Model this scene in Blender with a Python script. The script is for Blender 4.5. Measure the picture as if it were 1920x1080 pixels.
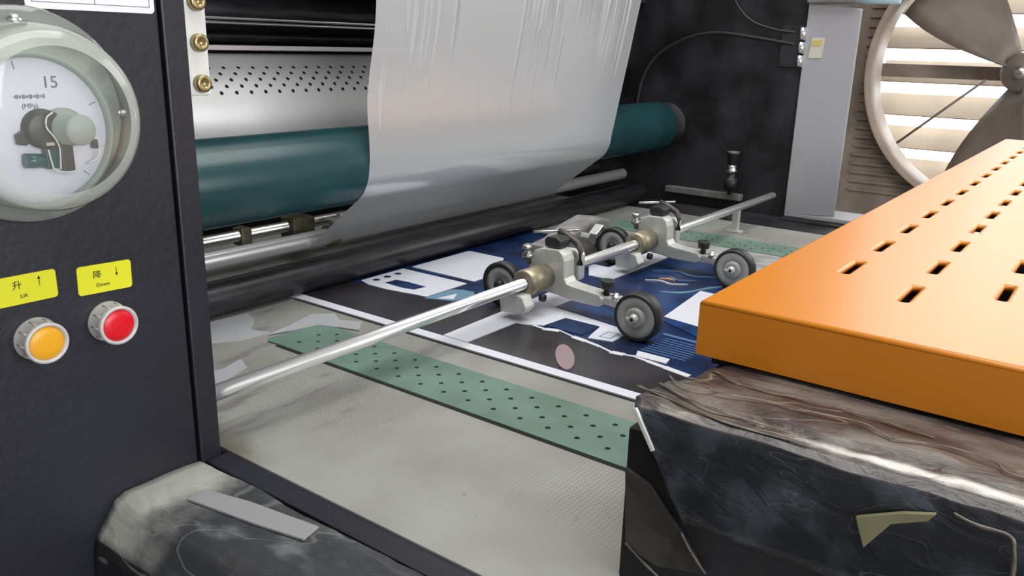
import bpy, bmesh, math, random
from mathutils import Vector, Matrix, Euler
random.seed(7)
for o in list(bpy.data.objects): bpy.data.objects.remove(o)
C = bpy.context.scene.collection
S = bpy.context.scene
PI = math.pi
# ------------------------------------------------------------------ camera
R = [(0.598462, -0.800751, 0.025326), (-0.211999, -0.18877, -0.958865), (0.772593, 0.568475, -0.28273)]
cam = bpy.data.cameras.new('camera'); cam.sensor_width = 36; cam.lens = 1550/1920*36
cam.clip_start = 0.01
co = bpy.data.objects.new('camera', cam); C.objects.link(co)
right, down, fwd = [Vector(r) for r in R]
m = Matrix((right, -down, -fwd)).transposed().to_4x4(); m.translation = (0, 0, 0.335)
co.matrix_world = m
S.camera = co
# ------------------------------------------------------------------ world, lights, exposure
w = bpy.data.worlds.new('world'); S.world = w; w.use_nodes = True
w.node_tree.nodes['Background'].inputs[0].default_value = (0.93, 0.97, 1, 1)
w.node_tree.nodes['Background'].inputs[1].default_value = 7.0
S.view_settings.view_transform = 'Standard'; S.view_settings.look = 'None'
S.view_settings.gamma = 1; S.view_settings.exposure = -0.1; S.view_settings.use_curve_mapping = False
def area(name, loc, target, sx, sy, power, col=(1, 1, 1)):
    l = bpy.data.lights.new(name, 'AREA'); l.shape = 'RECTANGLE'; l.size = sx; l.size_y = sy
    l.energy = power; l.color = col
    o = bpy.data.objects.new(name, l); C.objects.link(o); o.location = loc
    d = Vector(target) - Vector(loc); o.rotation_euler = d.to_track_quat('-Z', 'Y').to_euler()
    return o
area('window_light_rear', (-0.6, -4.7, 1.15), (-0.6, 0, 1.15), 4.6, 2.2, 270, (0.96, 0.98, 1))
area('window_light_left', (-3.7, -1.5, 1.4), (0, -1.5, 1.4), 5.0, 1.5, 10, (0.96, 0.98, 1))
area('window_light_right', (4.7, -1.3, 1.78), (0, -1.3, 1.5), 4.8, 1.4, 75, (1, 0.97, 0.93))
area('ceiling_light_front', (0.9, -0.6, 3.05), (0.9, -0.6, 0), 2.6, 1.3, 58, (1, 1, 0.97))
area('ceiling_light_back', (0.9, 0.75, 3.05), (0.9, 0.75, 0), 2.6, 1.3, 62, (1, 1, 0.97))

# ------------------------------------------------------------------ materials
def mat(name, col, rough=0.5, metal=0.0, noise=0.0, scale=20, col2=None, bump=0.0, bscale=80, coat=0.0, spec=0.5, stretch=None):
    m = bpy.data.materials.new(name); m.use_nodes = True
    nt = m.node_tree; b = nt.nodes['Principled BSDF']
    b.inputs['Base Color'].default_value = (*col, 1); b.inputs['Roughness'].default_value = rough
    b.inputs['Metallic'].default_value = metal; b.inputs['Coat Weight'].default_value = coat
    b.inputs['Specular IOR Level'].default_value = spec
    tc = nt.nodes.new('ShaderNodeTexCoord'); mp = nt.nodes.new('ShaderNodeMapping')
    nt.links.new(tc.outputs['Object'], mp.inputs[0])
    if stretch: mp.inputs['Scale'].default_value = stretch
    if noise or col2:
        n = nt.nodes.new('ShaderNodeTexNoise'); n.inputs['Scale'].default_value = scale; n.inputs['Detail'].default_value = 5
        nt.links.new(mp.outputs[0], n.inputs['Vector'])
        r = nt.nodes.new('ShaderNodeValToRGB'); nt.links.new(n.outputs['Fac'], r.inputs[0])
        c2 = col2 or tuple(c*(1-noise) for c in col)
        r.color_ramp.elements[0].position = 0.38; r.color_ramp.elements[1].position = 0.62
        r.color_ramp.elements[0].color = (*c2, 1); r.color_ramp.elements[1].color = (*col, 1)
        nt.links.new(r.outputs[0], b.inputs['Base Color'])
    if bump:
        n2 = nt.nodes.new('ShaderNodeTexNoise'); n2.inputs['Scale'].default_value = bscale; n2.inputs['Detail'].default_value = 3
        nt.links.new(mp.outputs[0], n2.inputs['Vector'])
        bp = nt.nodes.new('ShaderNodeBump'); bp.inputs['Strength'].default_value = bump; bp.inputs['Distance'].default_value = 0.004
        nt.links.new(n2.outputs['Fac'], bp.inputs['Height']); nt.links.new(bp.outputs[0], b.inputs['Normal'])
    return m
M = {}
M['panel'] = mat('black_panel_paint', (0.011, 0.0115, 0.020), 0.45, 0, 0.3, 9, bump=0.08, bscale=160)
M['inner'] = mat('black_inner_paint', (0.005, 0.0045, 0.006), 0.6, 0, col2=(0.03, 0.029, 0.034), scale=9, spec=0.3)
M['black'] = mat('black_plastic', (0.012, 0.012, 0.014), 0.45)
M['void'] = mat('dark_interior', (0.004, 0.004, 0.005), 0.8)
M['rubber'] = mat('black_rubber', (0.02, 0.022, 0.022), 0.5)
M['darkroller'] = mat('dark_roller_metal', (0.035, 0.033, 0.038), 0.33, 0.35, 0.45, 18, bump=0.05, stretch=(1, 6, 6))
M['chrome'] = mat('polished_steel', (0.92, 0.92, 0.92), 0.14, 0.97)
M['satin'] = mat('satin_chrome', (0.92, 0.92, 0.92), 0.3, 0.7)
M['chrome2'] = mat('brushed_steel', (0.6, 0.6, 0.58), 0.3, 1.0)
M['green'] = mat('green_roller_rubber', (0.012, 0.052, 0.058), 0.28, 0, 0.25, 6)
M['drum'] = mat('matte_silver_drum', (0.66, 0.66, 0.65), 0.45, 0.25)
M['white'] = mat('white_painted_steel', (0.7, 0.7, 0.67), 0.4, 0, 0.12, 30)
M['brass'] = mat('aged_brass', (0.36, 0.29, 0.15), 0.35, 0.9)
M['collar'] = mat('pale_worn_brass', (0.42, 0.37, 0.27), 0.38, 0.6, 0.3, 50)
M['olive'] = mat('greasy_olive_metal', (0.17, 0.16, 0.1), 0.45, 0.5, 0.4, 60)
M['alu'] = mat('cast_aluminium', (0.62, 0.63, 0.6), 0.42, 0.35, 0.12, 60)
M['greyalu'] = mat('worn_grey_aluminium', (0.33, 0.32, 0.3), 0.45, 0.5, 0.3, 40)
M['hub'] = mat('grey_wheel_hub', (0.42, 0.42, 0.4), 0.45, 0.1)
M['lever'] = mat('dark_brown_lever', (0.06, 0.045, 0.045), 0.35)
M['beltgreen'] = mat('green_belt_cloth', (0.10, 0.165, 0.13), 0.6, 0, col2=(0.135, 0.22, 0.18), scale=14)
M['orange'] = mat('orange_powder_coat', (0.64, 0.208, 0.005), 0.33, 0, 0.03, 8, spec=0.7)
M['yellow'] = mat('yellow_label', (0.64, 0.62, 0.008), 0.5)
M['ink'] = mat('black_ink', (0.03, 0.03, 0.02), 0.6)
M['greyink'] = mat('faded_grey_ink', (0.13, 0.13, 0.17), 0.6)
M['paper'] = mat('white_paper', (0.72, 0.73, 0.8), 0.6)
M['red'] = mat('red_button_plastic', (0.62, 0.003, 0.012), 0.35)
M['amber'] = mat('amber_button_plastic', (0.72, 0.34, 0.01), 0.35)
M['bezel'] = mat('light_grey_bezel', (0.52, 0.5, 0.49), 0.42, 0.1, 0.15, 90)
M['dial'] = mat('pale_dial_plate', (0.62, 0.63, 0.7), 0.5)
M['knob'] = mat('grey_green_knob', (0.3, 0.35, 0.31), 0.5)
M['darkgreen'] = mat('dark_green_plastic', (0.01, 0.07, 0.06), 0.25)
M['brown'] = mat('dark_brown_plastic', (0.035, 0.028, 0.022), 0.4)
M['printblack'] = mat('printed_black', (0.018, 0.016, 0.02), 0.28, 0, col2=(0.04, 0.037, 0.042), scale=9)
M['navy'] = mat('printed_navy', (0.006, 0.013, 0.045), 0.3, 0, col2=(0.01, 0.035, 0.12), scale=12)
M['blue'] = mat('printed_blue', (0.014, 0.055, 0.19), 0.3, 0, col2=(0.008, 0.025, 0.09), scale=22)
M['teal'] = mat('printed_teal', (0.15, 0.27, 0.36), 0.35)
M['printwhite'] = mat('unprinted_white', (0.66, 0.67, 0.74), 0.45)
M['lightblue'] = mat('printed_light_blue', (0.09, 0.17, 0.36), 0.4)
M['palepink'] = mat('pale_pink_blob', (0.3, 0.22, 0.24), 0.4)
M['swirl'] = mat('printed_orange', (0.6, 0.32, 0.2), 0.4)
M['greypanel'] = mat('pale_grey_steel', (0.42, 0.42, 0.455), 0.38, 0.1, 0.06, 6)
M['fanbrown'] = mat('dusty_fan_steel', (0.27, 0.215, 0.17), 0.6, 0, 0.3, 8)
M['fanring'] = mat('dusty_tan_ring', (0.34, 0.26, 0.2), 0.5, 0, 0.2, 8)
M['blade'] = mat('grimy_fan_blade', (0.21, 0.17, 0.145), 0.55, 0, 0.2, 8)
M['slat'] = mat('tan_louvre_slat', (0.5, 0.42, 0.33), 0.5, 0, 0.15, 6)
M['wall'] = mat('hall_wall_paint', (0.5, 0.48, 0.45), 0.8, 0, 0.1, 2)
M['floor'] = mat('hall_floor_concrete', (0.3, 0.29, 0.28), 0.6, 0, 0.2, 3)
M['ceil'] = mat('hall_ceiling', (0.42, 0.42, 0.42), 0.9)
M['paleblue'] = mat('pale_blue_plastic', (0.35, 0.55, 0.7), 0.4)
M['dust'] = mat('tape_grey', (0.25, 0.25, 0.26), 0.55)
M['tape'] = mat('aged_yellow_tape', (0.26, 0.25, 0.14), 0.45, 0, 0.2, 40)
M['seam'] = mat('dull_film_crease', (0.2, 0.175, 0.145), 0.35, 0, 0.6, 60)
M['seamdark'] = mat('dark_film_crease', (0.10, 0.105, 0.10), 0.25, 0, 0.6, 60)

def N(nt, t, **k):
    n = nt.nodes.new(t)
    for a, v in k.items(): setattr(n, a, v)
    return n
def math_node(nt, op, a, b=None, c=None, clamp=False):
    n = nt.nodes.new('ShaderNodeMath'); n.operation = op; n.use_clamp = clamp
    for i, v in enumerate((a, b, c)):
        if v is None: continue
        if isinstance(v, (int, float)): n.inputs[i].default_value = v
        else: nt.links.new(v, n.inputs[i])
    return n.outputs[0]
def mixc(nt, f, a, b):
    n = nt.nodes.new('ShaderNodeMix'); n.data_type = 'RGBA'
    for i, v in ((0, f), (6, a), (7, b)):
        if isinstance(v, tuple): n.inputs[i].default_value = (*v, 1)
        elif isinstance(v, (int, float)): n.inputs[i].default_value = v
        else: nt.links.new(v, n.inputs[i])
    return n.outputs[2]
def smooth(nt, v, a, b):
    n = nt.nodes.new('ShaderNodeMapRange'); n.interpolation_type = 'SMOOTHSTEP'
    nt.links.new(v, n.inputs[0]); n.inputs[1].default_value = a; n.inputs[2].default_value = b
    return n.outputs[0]
def noise_out(nt, tc, scale, detail=4, stretch=(1, 1, 1), loc=(0, 0, 0), dist=0.0):
    mp = nt.nodes.new('ShaderNodeMapping'); nt.links.new(tc, mp.inputs[0])
    mp.inputs['Scale'].default_value = stretch; mp.inputs['Location'].default_value = loc
    n = nt.nodes.new('ShaderNodeTexNoise'); n.inputs['Scale'].default_value = scale; n.inputs['Detail'].default_value = detail; n.inputs['Distortion'].default_value = dist
    nt.links.new(mp.outputs[0], n.inputs['Vector']); return n.outputs['Fac']
def new(name):
    m = bpy.data.materials.new(name); m.use_nodes = True; nt = m.node_tree
    tc = nt.nodes.new('ShaderNodeTexCoord').outputs['Object']
    sp = nt.nodes.new('ShaderNodeSeparateXYZ'); nt.links.new(tc, sp.inputs[0])
    return m, nt, nt.nodes['Principled BSDF'], tc, sp.outputs
# feed table: pale steel with a fine punched grid, stains and smears
def table_mat():
    m, nt, b, tc, s = new('perforated_pale_steel')
    def cell(v, p, off=0):
        f = math_node(nt, 'FRACT', math_node(nt, 'DIVIDE', v, p)); return math_node(nt, 'SUBTRACT', f, 0.5)
    cx = cell(s[0], 0.0042); cy = cell(s[1], 0.0042)
    d = math_node(nt, 'SQRT', math_node(nt, 'ADD', math_node(nt, 'MULTIPLY', cx, cx), math_node(nt, 'MULTIPLY', cy, cy)))
    hole = math_node(nt, 'SUBTRACT', 1.0, smooth(nt, d, 0.2, 0.32))
    show = smooth(nt, noise_out(nt, tc, 6, 2, loc=(3, 1, 0)), 0.38, 0.62)
    near = math_node(nt, 'ADD', math_node(nt, 'MULTIPLY', smooth(nt, s[0], 0.40, 0.50), 0.5), 0.25)
    hole = math_node(nt, 'MULTIPLY', math_node(nt, 'MULTIPLY', hole, show), near)
    n1 = smooth(nt, noise_out(nt, tc, 9, 6), 0.35, 0.7)
    base = mixc(nt, n1, (0.265, 0.26, 0.24), (0.33, 0.33, 0.312))
    st = smooth(nt, noise_out(nt, tc, 22, 3, (0.5, 1.8, 1), (7, 2, 0)), 0.55, 0.70)
    far = smooth(nt, s[1], 0.42, 0.6)
    base = mixc(nt, math_node(nt, 'MULTIPLY', st, math_node(nt, 'MULTIPLY', far, 0.75)), base, (0.17, 0.155, 0.15))
    spk = smooth(nt, noise_out(nt, tc, 70, 2, (1, 1, 1), (1, 5, 0)), 0.73, 0.76)
    base = mixc(nt, math_node(nt, 'MULTIPLY', spk, 0.6), base, (0.2, 0.15, 0.13))
    grime = math_node(nt, 'MULTIPLY', math_node(nt, 'SUBTRACT', 1.0, smooth(nt, math_node(nt, 'ADD', s[0], math_node(nt, 'MULTIPLY', noise_out(nt, tc, 30, 3), 0.05)), 0.39, 0.425)), smooth(nt, s[1], 0.5, 0.56))
    base = mixc(nt, math_node(nt, 'MULTIPLY', grime, 0.75), base, (0.09, 0.08, 0.05))
    base = mixc(nt, math_node(nt, 'MULTIPLY', hole, 0.6), base, (0.12, 0.11, 0.10))
    nt.links.new(base, b.inputs['Base Color']); b.inputs['Roughness'].default_value = 0.45; b.inputs['Metallic'].default_value = 0.15
    return m
M['table'] = table_mat()
def creases(nt, tc, scale, stretch, loc=(0, 0, 0), wd=0.010):
    n = noise_out(nt, tc, scale, 2.5, stretch, loc, 0.6)
    a = math_node(nt, 'ABSOLUTE', math_node(nt, 'SUBTRACT', n, 0.5))
    return math_node(nt, 'SUBTRACT', 1.0, smooth(nt, a, 0.0, wd))
# wrapped right rail: grimy brown top, black glossy side, a worn white edge
def rail_mat():
    m, nt, b, tc, s = new('grimy_wrapped_rail')
    n1 = smooth(nt, noise_out(nt, tc, 14, 6, (1.6, 1, 1)), 0.4, 0.66)
    top = mixc(nt, n1, (0.045, 0.036, 0.036), (0.17, 0.15, 0.135))
    wob = math_node(nt, 'MULTIPLY', math_node(nt, 'SUBTRACT', noise_out(nt, tc, 40, 4), 0.5), 0.022)
    xx = math_node(nt, 'ABSOLUTE', math_node(nt, 'SUBTRACT', math_node(nt, 'ADD', s[0], wob), 0.4365))
    band = math_node(nt, 'SUBTRACT', 1.0, smooth(nt, xx, 0.001, 0.009))
    ln = math_node(nt, 'SUBTRACT', 1.0, smooth(nt, math_node(nt, 'ADD', s[1], math_node(nt, 'MULTIPLY', wob, 3.0)), 0.07, 0.16))
    top = mixc(nt, math_node(nt, 'MULTIPLY', band, ln), top, (0.62, 0.6, 0.57))
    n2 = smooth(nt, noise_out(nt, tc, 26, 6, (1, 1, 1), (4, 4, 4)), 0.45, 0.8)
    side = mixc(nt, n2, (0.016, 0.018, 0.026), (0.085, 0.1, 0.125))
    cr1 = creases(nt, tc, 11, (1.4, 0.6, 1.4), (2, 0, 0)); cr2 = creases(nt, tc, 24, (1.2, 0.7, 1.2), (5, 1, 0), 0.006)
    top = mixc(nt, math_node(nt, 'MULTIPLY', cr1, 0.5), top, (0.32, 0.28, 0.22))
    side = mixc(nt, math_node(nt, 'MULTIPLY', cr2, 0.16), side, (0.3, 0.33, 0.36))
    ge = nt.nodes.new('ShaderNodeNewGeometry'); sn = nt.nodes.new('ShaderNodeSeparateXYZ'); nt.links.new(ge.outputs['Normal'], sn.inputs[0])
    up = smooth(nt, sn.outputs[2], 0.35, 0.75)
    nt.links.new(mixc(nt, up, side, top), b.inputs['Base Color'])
    b.inputs['Roughness'].default_value = 0.3; b.inputs['Specular IOR Level'].default_value = 0.5
    n = nt.nodes.new('ShaderNodeBump'); n.inputs['Strength'].default_value = 0.5; n.inputs['Distance'].default_value = 0.004
    nt.links.new(noise_out(nt, tc, 22, 5, (2, 1, 2), (0, 0, 0), 1.8), n.inputs['Height']); nt.links.new(n.outputs[0], b.inputs['Normal'])
    return m
M['rail'] = rail_mat()
def beam_mat():
    m, nt, b, tc, s = new('dusty_wrapped_beam')
    wob = math_node(nt, 'MULTIPLY', math_node(nt, 'SUBTRACT', noise_out(nt, tc, 18, 5), 0.5), 0.12)
    v = math_node(nt, 'ADD', s[1], wob)
    v = math_node(nt, 'SUBTRACT', v, math_node(nt, 'MULTIPLY', s[0], 0.15))
    dust = smooth(nt, v, 0.44, 0.50)
    n1 = smooth(nt, noise_out(nt, tc, 25, 6, (1.5, 1, 1)), 0.5, 0.8)
    dark = mixc(nt, n1, (0.035, 0.037, 0.042), (0.15, 0.16, 0.165))
    base = mixc(nt, dust, dark, (0.36, 0.365, 0.33))
    cr1 = creases(nt, tc, 10, (1.6, 0.7, 1.6), (1, 3, 0)); cr2 = creases(nt, tc, 20, (1.3, 0.8, 1.3), (5, 1, 0), 0.008)
    base = mixc(nt, math_node(nt, 'MULTIPLY', cr1, 0.22), base, (0.34, 0.35, 0.34)); base = mixc(nt, math_node(nt, 'MULTIPLY', cr2, 0.3), base, (0.05, 0.05, 0.05))
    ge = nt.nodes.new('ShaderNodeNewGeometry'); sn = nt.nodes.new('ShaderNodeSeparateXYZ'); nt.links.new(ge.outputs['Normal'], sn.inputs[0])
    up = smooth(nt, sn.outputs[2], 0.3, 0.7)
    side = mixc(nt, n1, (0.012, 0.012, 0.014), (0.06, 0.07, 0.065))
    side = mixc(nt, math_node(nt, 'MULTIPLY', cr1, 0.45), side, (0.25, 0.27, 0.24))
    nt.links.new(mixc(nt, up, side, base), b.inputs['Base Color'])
    b.inputs['Roughness'].default_value = 0.38
    n = nt.nodes.new('ShaderNodeBump'); n.inputs['Strength'].default_value = 0.45; n.inputs['Distance'].default_value = 0.004
    nt.links.new(noise_out(nt, tc, 18, 5, (2, 1, 2), (0, 0, 0), 1.8), n.inputs['Height']); nt.links.new(n.outputs[0], b.inputs['Normal'])
    return m
M['beam'] = beam_mat()
# translucent plastics
def film_mat(name, col, alpha, rough, gloss=0.5, trans=0.45):
    m = bpy.data.materials.new(name); m.use_nodes = True; nt = m.node_tree; nt.nodes.clear()
    out = nt.nodes.new('ShaderNodeOutputMaterial')
    d = nt.nodes.new('ShaderNodeBsdfDiffuse'); d.inputs[0].default_value = (*col, 1)
    t = nt.nodes.new('ShaderNodeBsdfTranslucent'); t.inputs[0].default_value = (*col, 1)
    g = nt.nodes.new('ShaderNodeBsdfGlossy'); g.inputs['Roughness'].default_value = rough
    p = nt.nodes.new('ShaderNodeBsdfTransparent')
    m1 = nt.nodes.new('ShaderNodeMixShader'); m1.inputs[0].default_value = trans
    nt.links.new(d.outputs[0], m1.inputs[1]); nt.links.new(t.outputs[0], m1.inputs[2])
    m2 = nt.nodes.new('ShaderNodeMixShader'); m2.inputs[0].default_value = alpha
    nt.links.new(p.outputs[0], m2.inputs[1]); nt.links.new(m1.outputs[0], m2.inputs[2])
    fr = nt.nodes.new('ShaderNodeFresnel'); fr.inputs[0].default_value = 1.45
    sc = math_node(nt, 'MULTIPLY', fr.outputs[0], gloss, clamp=True)
    m3 = nt.nodes.new('ShaderNodeMixShader'); nt.links.new(sc, m3.inputs[0])
    nt.links.new(m2.outputs[0], m3.inputs[1]); nt.links.new(g.outputs[0], m3.inputs[2])
    nt.links.new(m3.outputs[0], out.inputs[0]); return m
M['film'] = film_mat('milky_plastic_film', (0.66, 0.675, 0.70), 0.84, 0.2, 0.35, 0.3)
M['clear'] = film_mat('hazy_clear_plastic', (0.66, 0.7, 0.66), 0.30, 0.08, 1.6, 0.3)
M['clearrim'] = film_mat('milky_clear_plastic', (0.72, 0.76, 0.70), 0.5, 0.12, 1.3, 0.3)

# ------------------------------------------------------------------ mesh helpers
def bx(bm, a, b):
    (x0, y0, z0), (x1, y1, z1) = a, b
    v = [bm.verts.new(p) for p in ((x0,y0,z0),(x1,y0,z0),(x1,y1,z0),(x0,y1,z0),(x0,y0,z1),(x1,y0,z1),(x1,y1,z1),(x0,y1,z1))]
    fs = [bm.faces.new([v[i] for i in f]) for f in ((3,2,1,0),(4,5,6,7),(0,1,5,4),(1,2,6,5),(2,3,7,6),(3,0,4,7))]
    return v
def cyl(bm, p0, p1, r0, r1=None, seg=24, caps=True):
    r1 = r0 if r1 is None else r1
    p0, p1 = Vector(p0), Vector(p1); d = (p1-p0).normalized()
    u = d.orthogonal().normalized(); v = d.cross(u)
    A = []; B = []
    for i in range(seg):
        a = 2*PI*i/seg; q = u*math.cos(a)+v*math.sin(a)
        A.append(bm.verts.new(p0+q*r0)); B.append(bm.verts.new(p1+q*r1))
    for i in range(seg):
        j = (i+1) % seg; f = bm.faces.new((A[i], A[j], B[j], B[i])); f.smooth = True
    if caps: bm.faces.new(list(reversed(A))); bm.faces.new(B)
def lathe(bm, origin, axis, prof, seg=40):
    """prof: list of (distance along axis, radius)"""
    o = Vector(origin); d = Vector(axis).normalized(); u = d.orthogonal().normalized(); v = d.cross(u)
    rings = []
    for t, r in prof:
        if r < 1e-6: rings.append([bm.verts.new(o+d*t)])
        else: rings.append([bm.verts.new(o+d*t+(u*math.cos(2*PI*i/seg)+v*math.sin(2*PI*i/seg))*r) for i in range(seg)])
    for a, b in zip(rings, rings[1:]):
        for i in range(seg):
            j = (i+1) % seg
            if len(a) == 1 and len(b) == 1: continue
            if len(a) == 1: f = bm.faces.new((a[0], b[j], b[i]))
            elif len(b) == 1: f = bm.faces.new((a[i], a[j], b[0]))
            else: f = bm.faces.new((a[i], a[j], b[j], b[i]))
            f.smooth = True
def tube(bm, pts, r, seg=8, flat=1.0):
    pts = [Vector(p) for p in pts]; rings = []
    up = Vector((0, 0, 1))
    for i, p in enumerate(pts):
        d = (pts[min(i+1, len(pts)-1)]-pts[max(i-1, 0)]).normalized()
        u = d.cross(up)
        if u.length < 1e-3: u = d.orthogonal()
        u.normalize(); v = u.cross(d)
        rings.append([bm.verts.new(p+(u*math.cos(2*PI*k/seg)+v*math.sin(2*PI*k/seg)*flat)*r) for k in range(seg)])
    for a, b in zip(rings, rings[1:]):
        for k in range(seg):
            j = (k+1) % seg; f = bm.faces.new((a[k], a[j], b[j], b[k])); f.smooth = True
    bm.faces.new(list(reversed(rings[0]))); bm.faces.new(rings[-1])
def spline(pts, n=8):
    pts = [Vector(p) for p in pts]; out = []
    P = [pts[0]]+pts+[pts[-1]]
    for i in range(1, len(P)-2):
        for k in range(n):
            t = k/n; a, b, c, d = P[i-1], P[i], P[i+1], P[i+2]
            out.append(0.5*((2*b)+(c-a)*t+(2*a-5*b+4*c-d)*t*t+(3*b-a-3*c+d)*t**3))
    out.append(pts[-1]); return out
def prism(bm, poly, axis, a, b):
    """poly in the two remaining axes (order: x:(y,z) y:(x,z) z:(x,y)) extruded from a to b"""
    def P(p, t):
        return {'x': (t, p[0], p[1]), 'y': (p[0], t, p[1]), 'z': (p[0], p[1], t)}[axis]
    A = [bm.verts.new(P(p, a)) for p in poly]; B = [bm.verts.new(P(p, b)) for p in poly]
    n = len(poly)
    bm.faces.new(A); bm.faces.new(list(reversed(B)))
    for i in range(n):
        j = (i+1) % n; bm.faces.new((A[i], B[i], B[j], A[j]))
def obj(name, bm, m, parent=None, bevel=0, smooth_angle=None, tri=False):
    bmesh.ops.recalc_face_normals(bm, faces=bm.faces)
    if bevel:
        es = [e for e in bm.edges if len(e.link_faces) == 2 and e.calc_face_angle(0) > 0.6]
        bmesh.ops.bevel(bm, geom=es, offset=bevel, segments=2, profile=0.6, affect='EDGES', clamp_overlap=True)
    me = bpy.data.meshes.new(name); bm.to_mesh(me); bm.free()
    me.materials.append(M[m] if isinstance(m, str) else m)
    o = bpy.data.objects.new(name, me); C.objects.link(o)
    if parent: 
        o.parent = parent
        o.matrix_parent_inverse = Matrix.Translation(-parent.location)
    return o
def nb(): return bmesh.new()
def tag(o, label=None, cat=None, group=None, kind=None):
    if label: o['label'] = label
    if cat: o['category'] = cat
    if group: o['group'] = group
    if kind: o['kind'] = kind
    return o
def thing(name, label, cat, loc=(0, 0, 0), group=None):
    o = bpy.data.objects.new(name, None); C.objects.link(o); o.location = loc; o.empty_display_size = 0.02
    return tag(o, label, cat, group)
def struct(name, bm, m, bevel=0):
    o = obj(name, bm, m, None, bevel); o['kind'] = 'structure'; return o
def dup(root, off, label=None):
    r = root.copy(); C.objects.link(r); r.location = Vector(root.location)+Vector(off)
    if label: r['label'] = label
    for ch in list(root.children):
        c = ch.copy(); C.objects.link(c); c.parent = r; c.matrix_parent_inverse = ch.matrix_parent_inverse.copy()
        for g in ch.children:
            d = g.copy(); C.objects.link(d); d.parent = c; d.matrix_parent_inverse = g.matrix_parent_inverse.copy()
    return r
def holed(name, outline, holes, z0, z1, m, parent=None, bevel=0.0, xf=None):
    """flat plate in XY with real holes (2D curve filled, extruded)"""
    cu = bpy.data.curves.new(name, 'CURVE'); cu.dimensions = '2D'; cu.fill_mode = 'BOTH'
    cu.extrude = (z1-z0)/2-bevel; cu.bevel_depth = bevel; cu.bevel_resolution = 2
    cu.offset = -bevel
    for poly in [outline]+holes:
        s = cu.splines.new('POLY'); s.points.add(len(poly)-1); s.use_cyclic_u = True
        for p, q in zip(s.points, poly): p.co = (q[0], q[1], 0, 1)
    t = bpy.data.objects.new('t', cu); C.objects.link(t)
    dg = bpy.context.evaluated_depsgraph_get(); me = bpy.data.meshes.new_from_object(t.evaluated_get(dg))
    bpy.data.objects.remove(t); bpy.data.curves.remove(cu)
    mt = Matrix.Translation((0, 0, (z0+z1)/2))
    me.transform(mt if xf is None else xf @ mt)
    me.materials.clear(); me.materials.append(M[m]); me.name = name
    o = bpy.data.objects.new(name, me); C.objects.link(o)
    if parent: o.parent = parent; o.matrix_parent_inverse = Matrix.Translation(-parent.location)
    return o
def text(name, body, size, loc, m, parent, mat3=None, align='CENTER'):
    cu = bpy.data.curves.new(name, 'FONT'); cu.body = body; cu.size = size; cu.extrude = 0.0001; cu.align_x = align; cu.align_y = 'CENTER'
    cu.resolution_u = 3
    t = bpy.data.objects.new('t', cu); C.objects.link(t)
    dg = bpy.context.evaluated_depsgraph_get(); me = bpy.data.meshes.new_from_object(t.evaluated_get(dg))
    bpy.data.objects.remove(t); bpy.data.curves.remove(cu)
    rot = (mat3 or Matrix.Rotation(PI/2, 4, 'X'))
    me.transform(Matrix.Translation(loc) @ rot); me.materials.clear(); me.materials.append(M[m]); me.name = name
    o = bpy.data.objects.new(name, me); C.objects.link(o)
    o.parent = parent; o.matrix_parent_inverse = Matrix.Translation(-parent.location)
    return o
def circle(cx, cy, r, n=14): return [(cx+r*math.cos(2*PI*i/n), cy+r*math.sin(2*PI*i/n)) for i in range(n)]
def rrect(x0, y0, x1, y1, r, n=4):
    out = []
    for cx, cy, a0 in ((x1-r, y1-r, 0), (x0+r, y1-r, 90), (x0+r, y0+r, 180), (x1-r, y0+r, 270)):
        for k in range(n+1):
            a = math.radians(a0+90*k/n); out.append((cx+r*math.cos(a), cy+r*math.sin(a)))
    return out

# ================================================================== hall
FZ = -0.85
bm = nb(); bx(bm, (-4, -5, FZ-0.1), (5.2, 5, FZ)); struct('floor', bm, 'floor')
bm = nb(); bx(bm, (-4, -5, 3.2), (5.2, 5, 3.3)); struct('ceiling', bm, 'ceil')
FX, FY, FZC, FH = 4.5, 0.467, 0.27, 0.71
bm = nb()
bx(bm, (4.8, -5, FZ), (4.9, FY-FH, 3.2)); bx(bm, (4.8, FY+FH, FZ), (4.9, 5, 3.2))
bx(bm, (4.8, FY-FH, FZ), (4.9, FY+FH, FZC-FH)); bx(bm, (4.8, FY-FH, FZC+FH), (4.9, FY+FH, 3.2))
struct('wall_right', bm, 'wall')
bm = nb(); bx(bm, (-4.1, -5, FZ), (-4, 5, 3.2)); struct('wall_left', bm, 'wall')
bm = nb(); bx(bm, (-4.1, 5, FZ), (5.2, 5.1, 3.2)); struct('wall_back', bm, 'wall')
bm = nb(); bx(bm, (-4.1, -5.1, FZ), (5.2, -5, 3.2)); struct('wall_front', bm, 'wall')

# ------------------------------------------------------------------ exhaust fan on the right wall
fan = thing('exhaust_fan', 'large square wall exhaust fan with dusty brown frame, daylight between its louvres', 'fan', (4.8, FY, FZC-FH))
toyz = Matrix(((0, 0, 1, 0), (1, 0, 0, 0), (0, 1, 0, 0), (0, 0, 0, 1)))   # (u,v,w) -> x=w, y=u, z=v
holed('frame', [(FY-FH-.06, FZC-FH-.03), (FY+FH+.07, FZC-FH-.03), (FY+FH+.07, FZC+FH+.05), (FY-FH-.06, FZC+FH+.05)], [circle(FY, FZC, 0.63, 64)], 4.5, 4.53, 'fanbrown', fan, xf=toyz)
bm = nb()
for a, b in (((4.531, FY+FH-0.03, FZC-FH), (4.8, FY+FH, FZC+FH)), ((4.531, FY-FH, FZC-FH), (4.8, FY-FH+0.03, FZC+FH)),
             ((4.531, FY-FH+0.031, FZC-FH), (4.8, FY+FH-0.031, FZC-FH+0.03)), ((4.531, FY-FH+0.031, FZC+FH-0.03), (4.8, FY+FH-0.031, FZC+FH))): bx(bm, a, b)
obj('casing', bm, 'fanbrown', fan)
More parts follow.
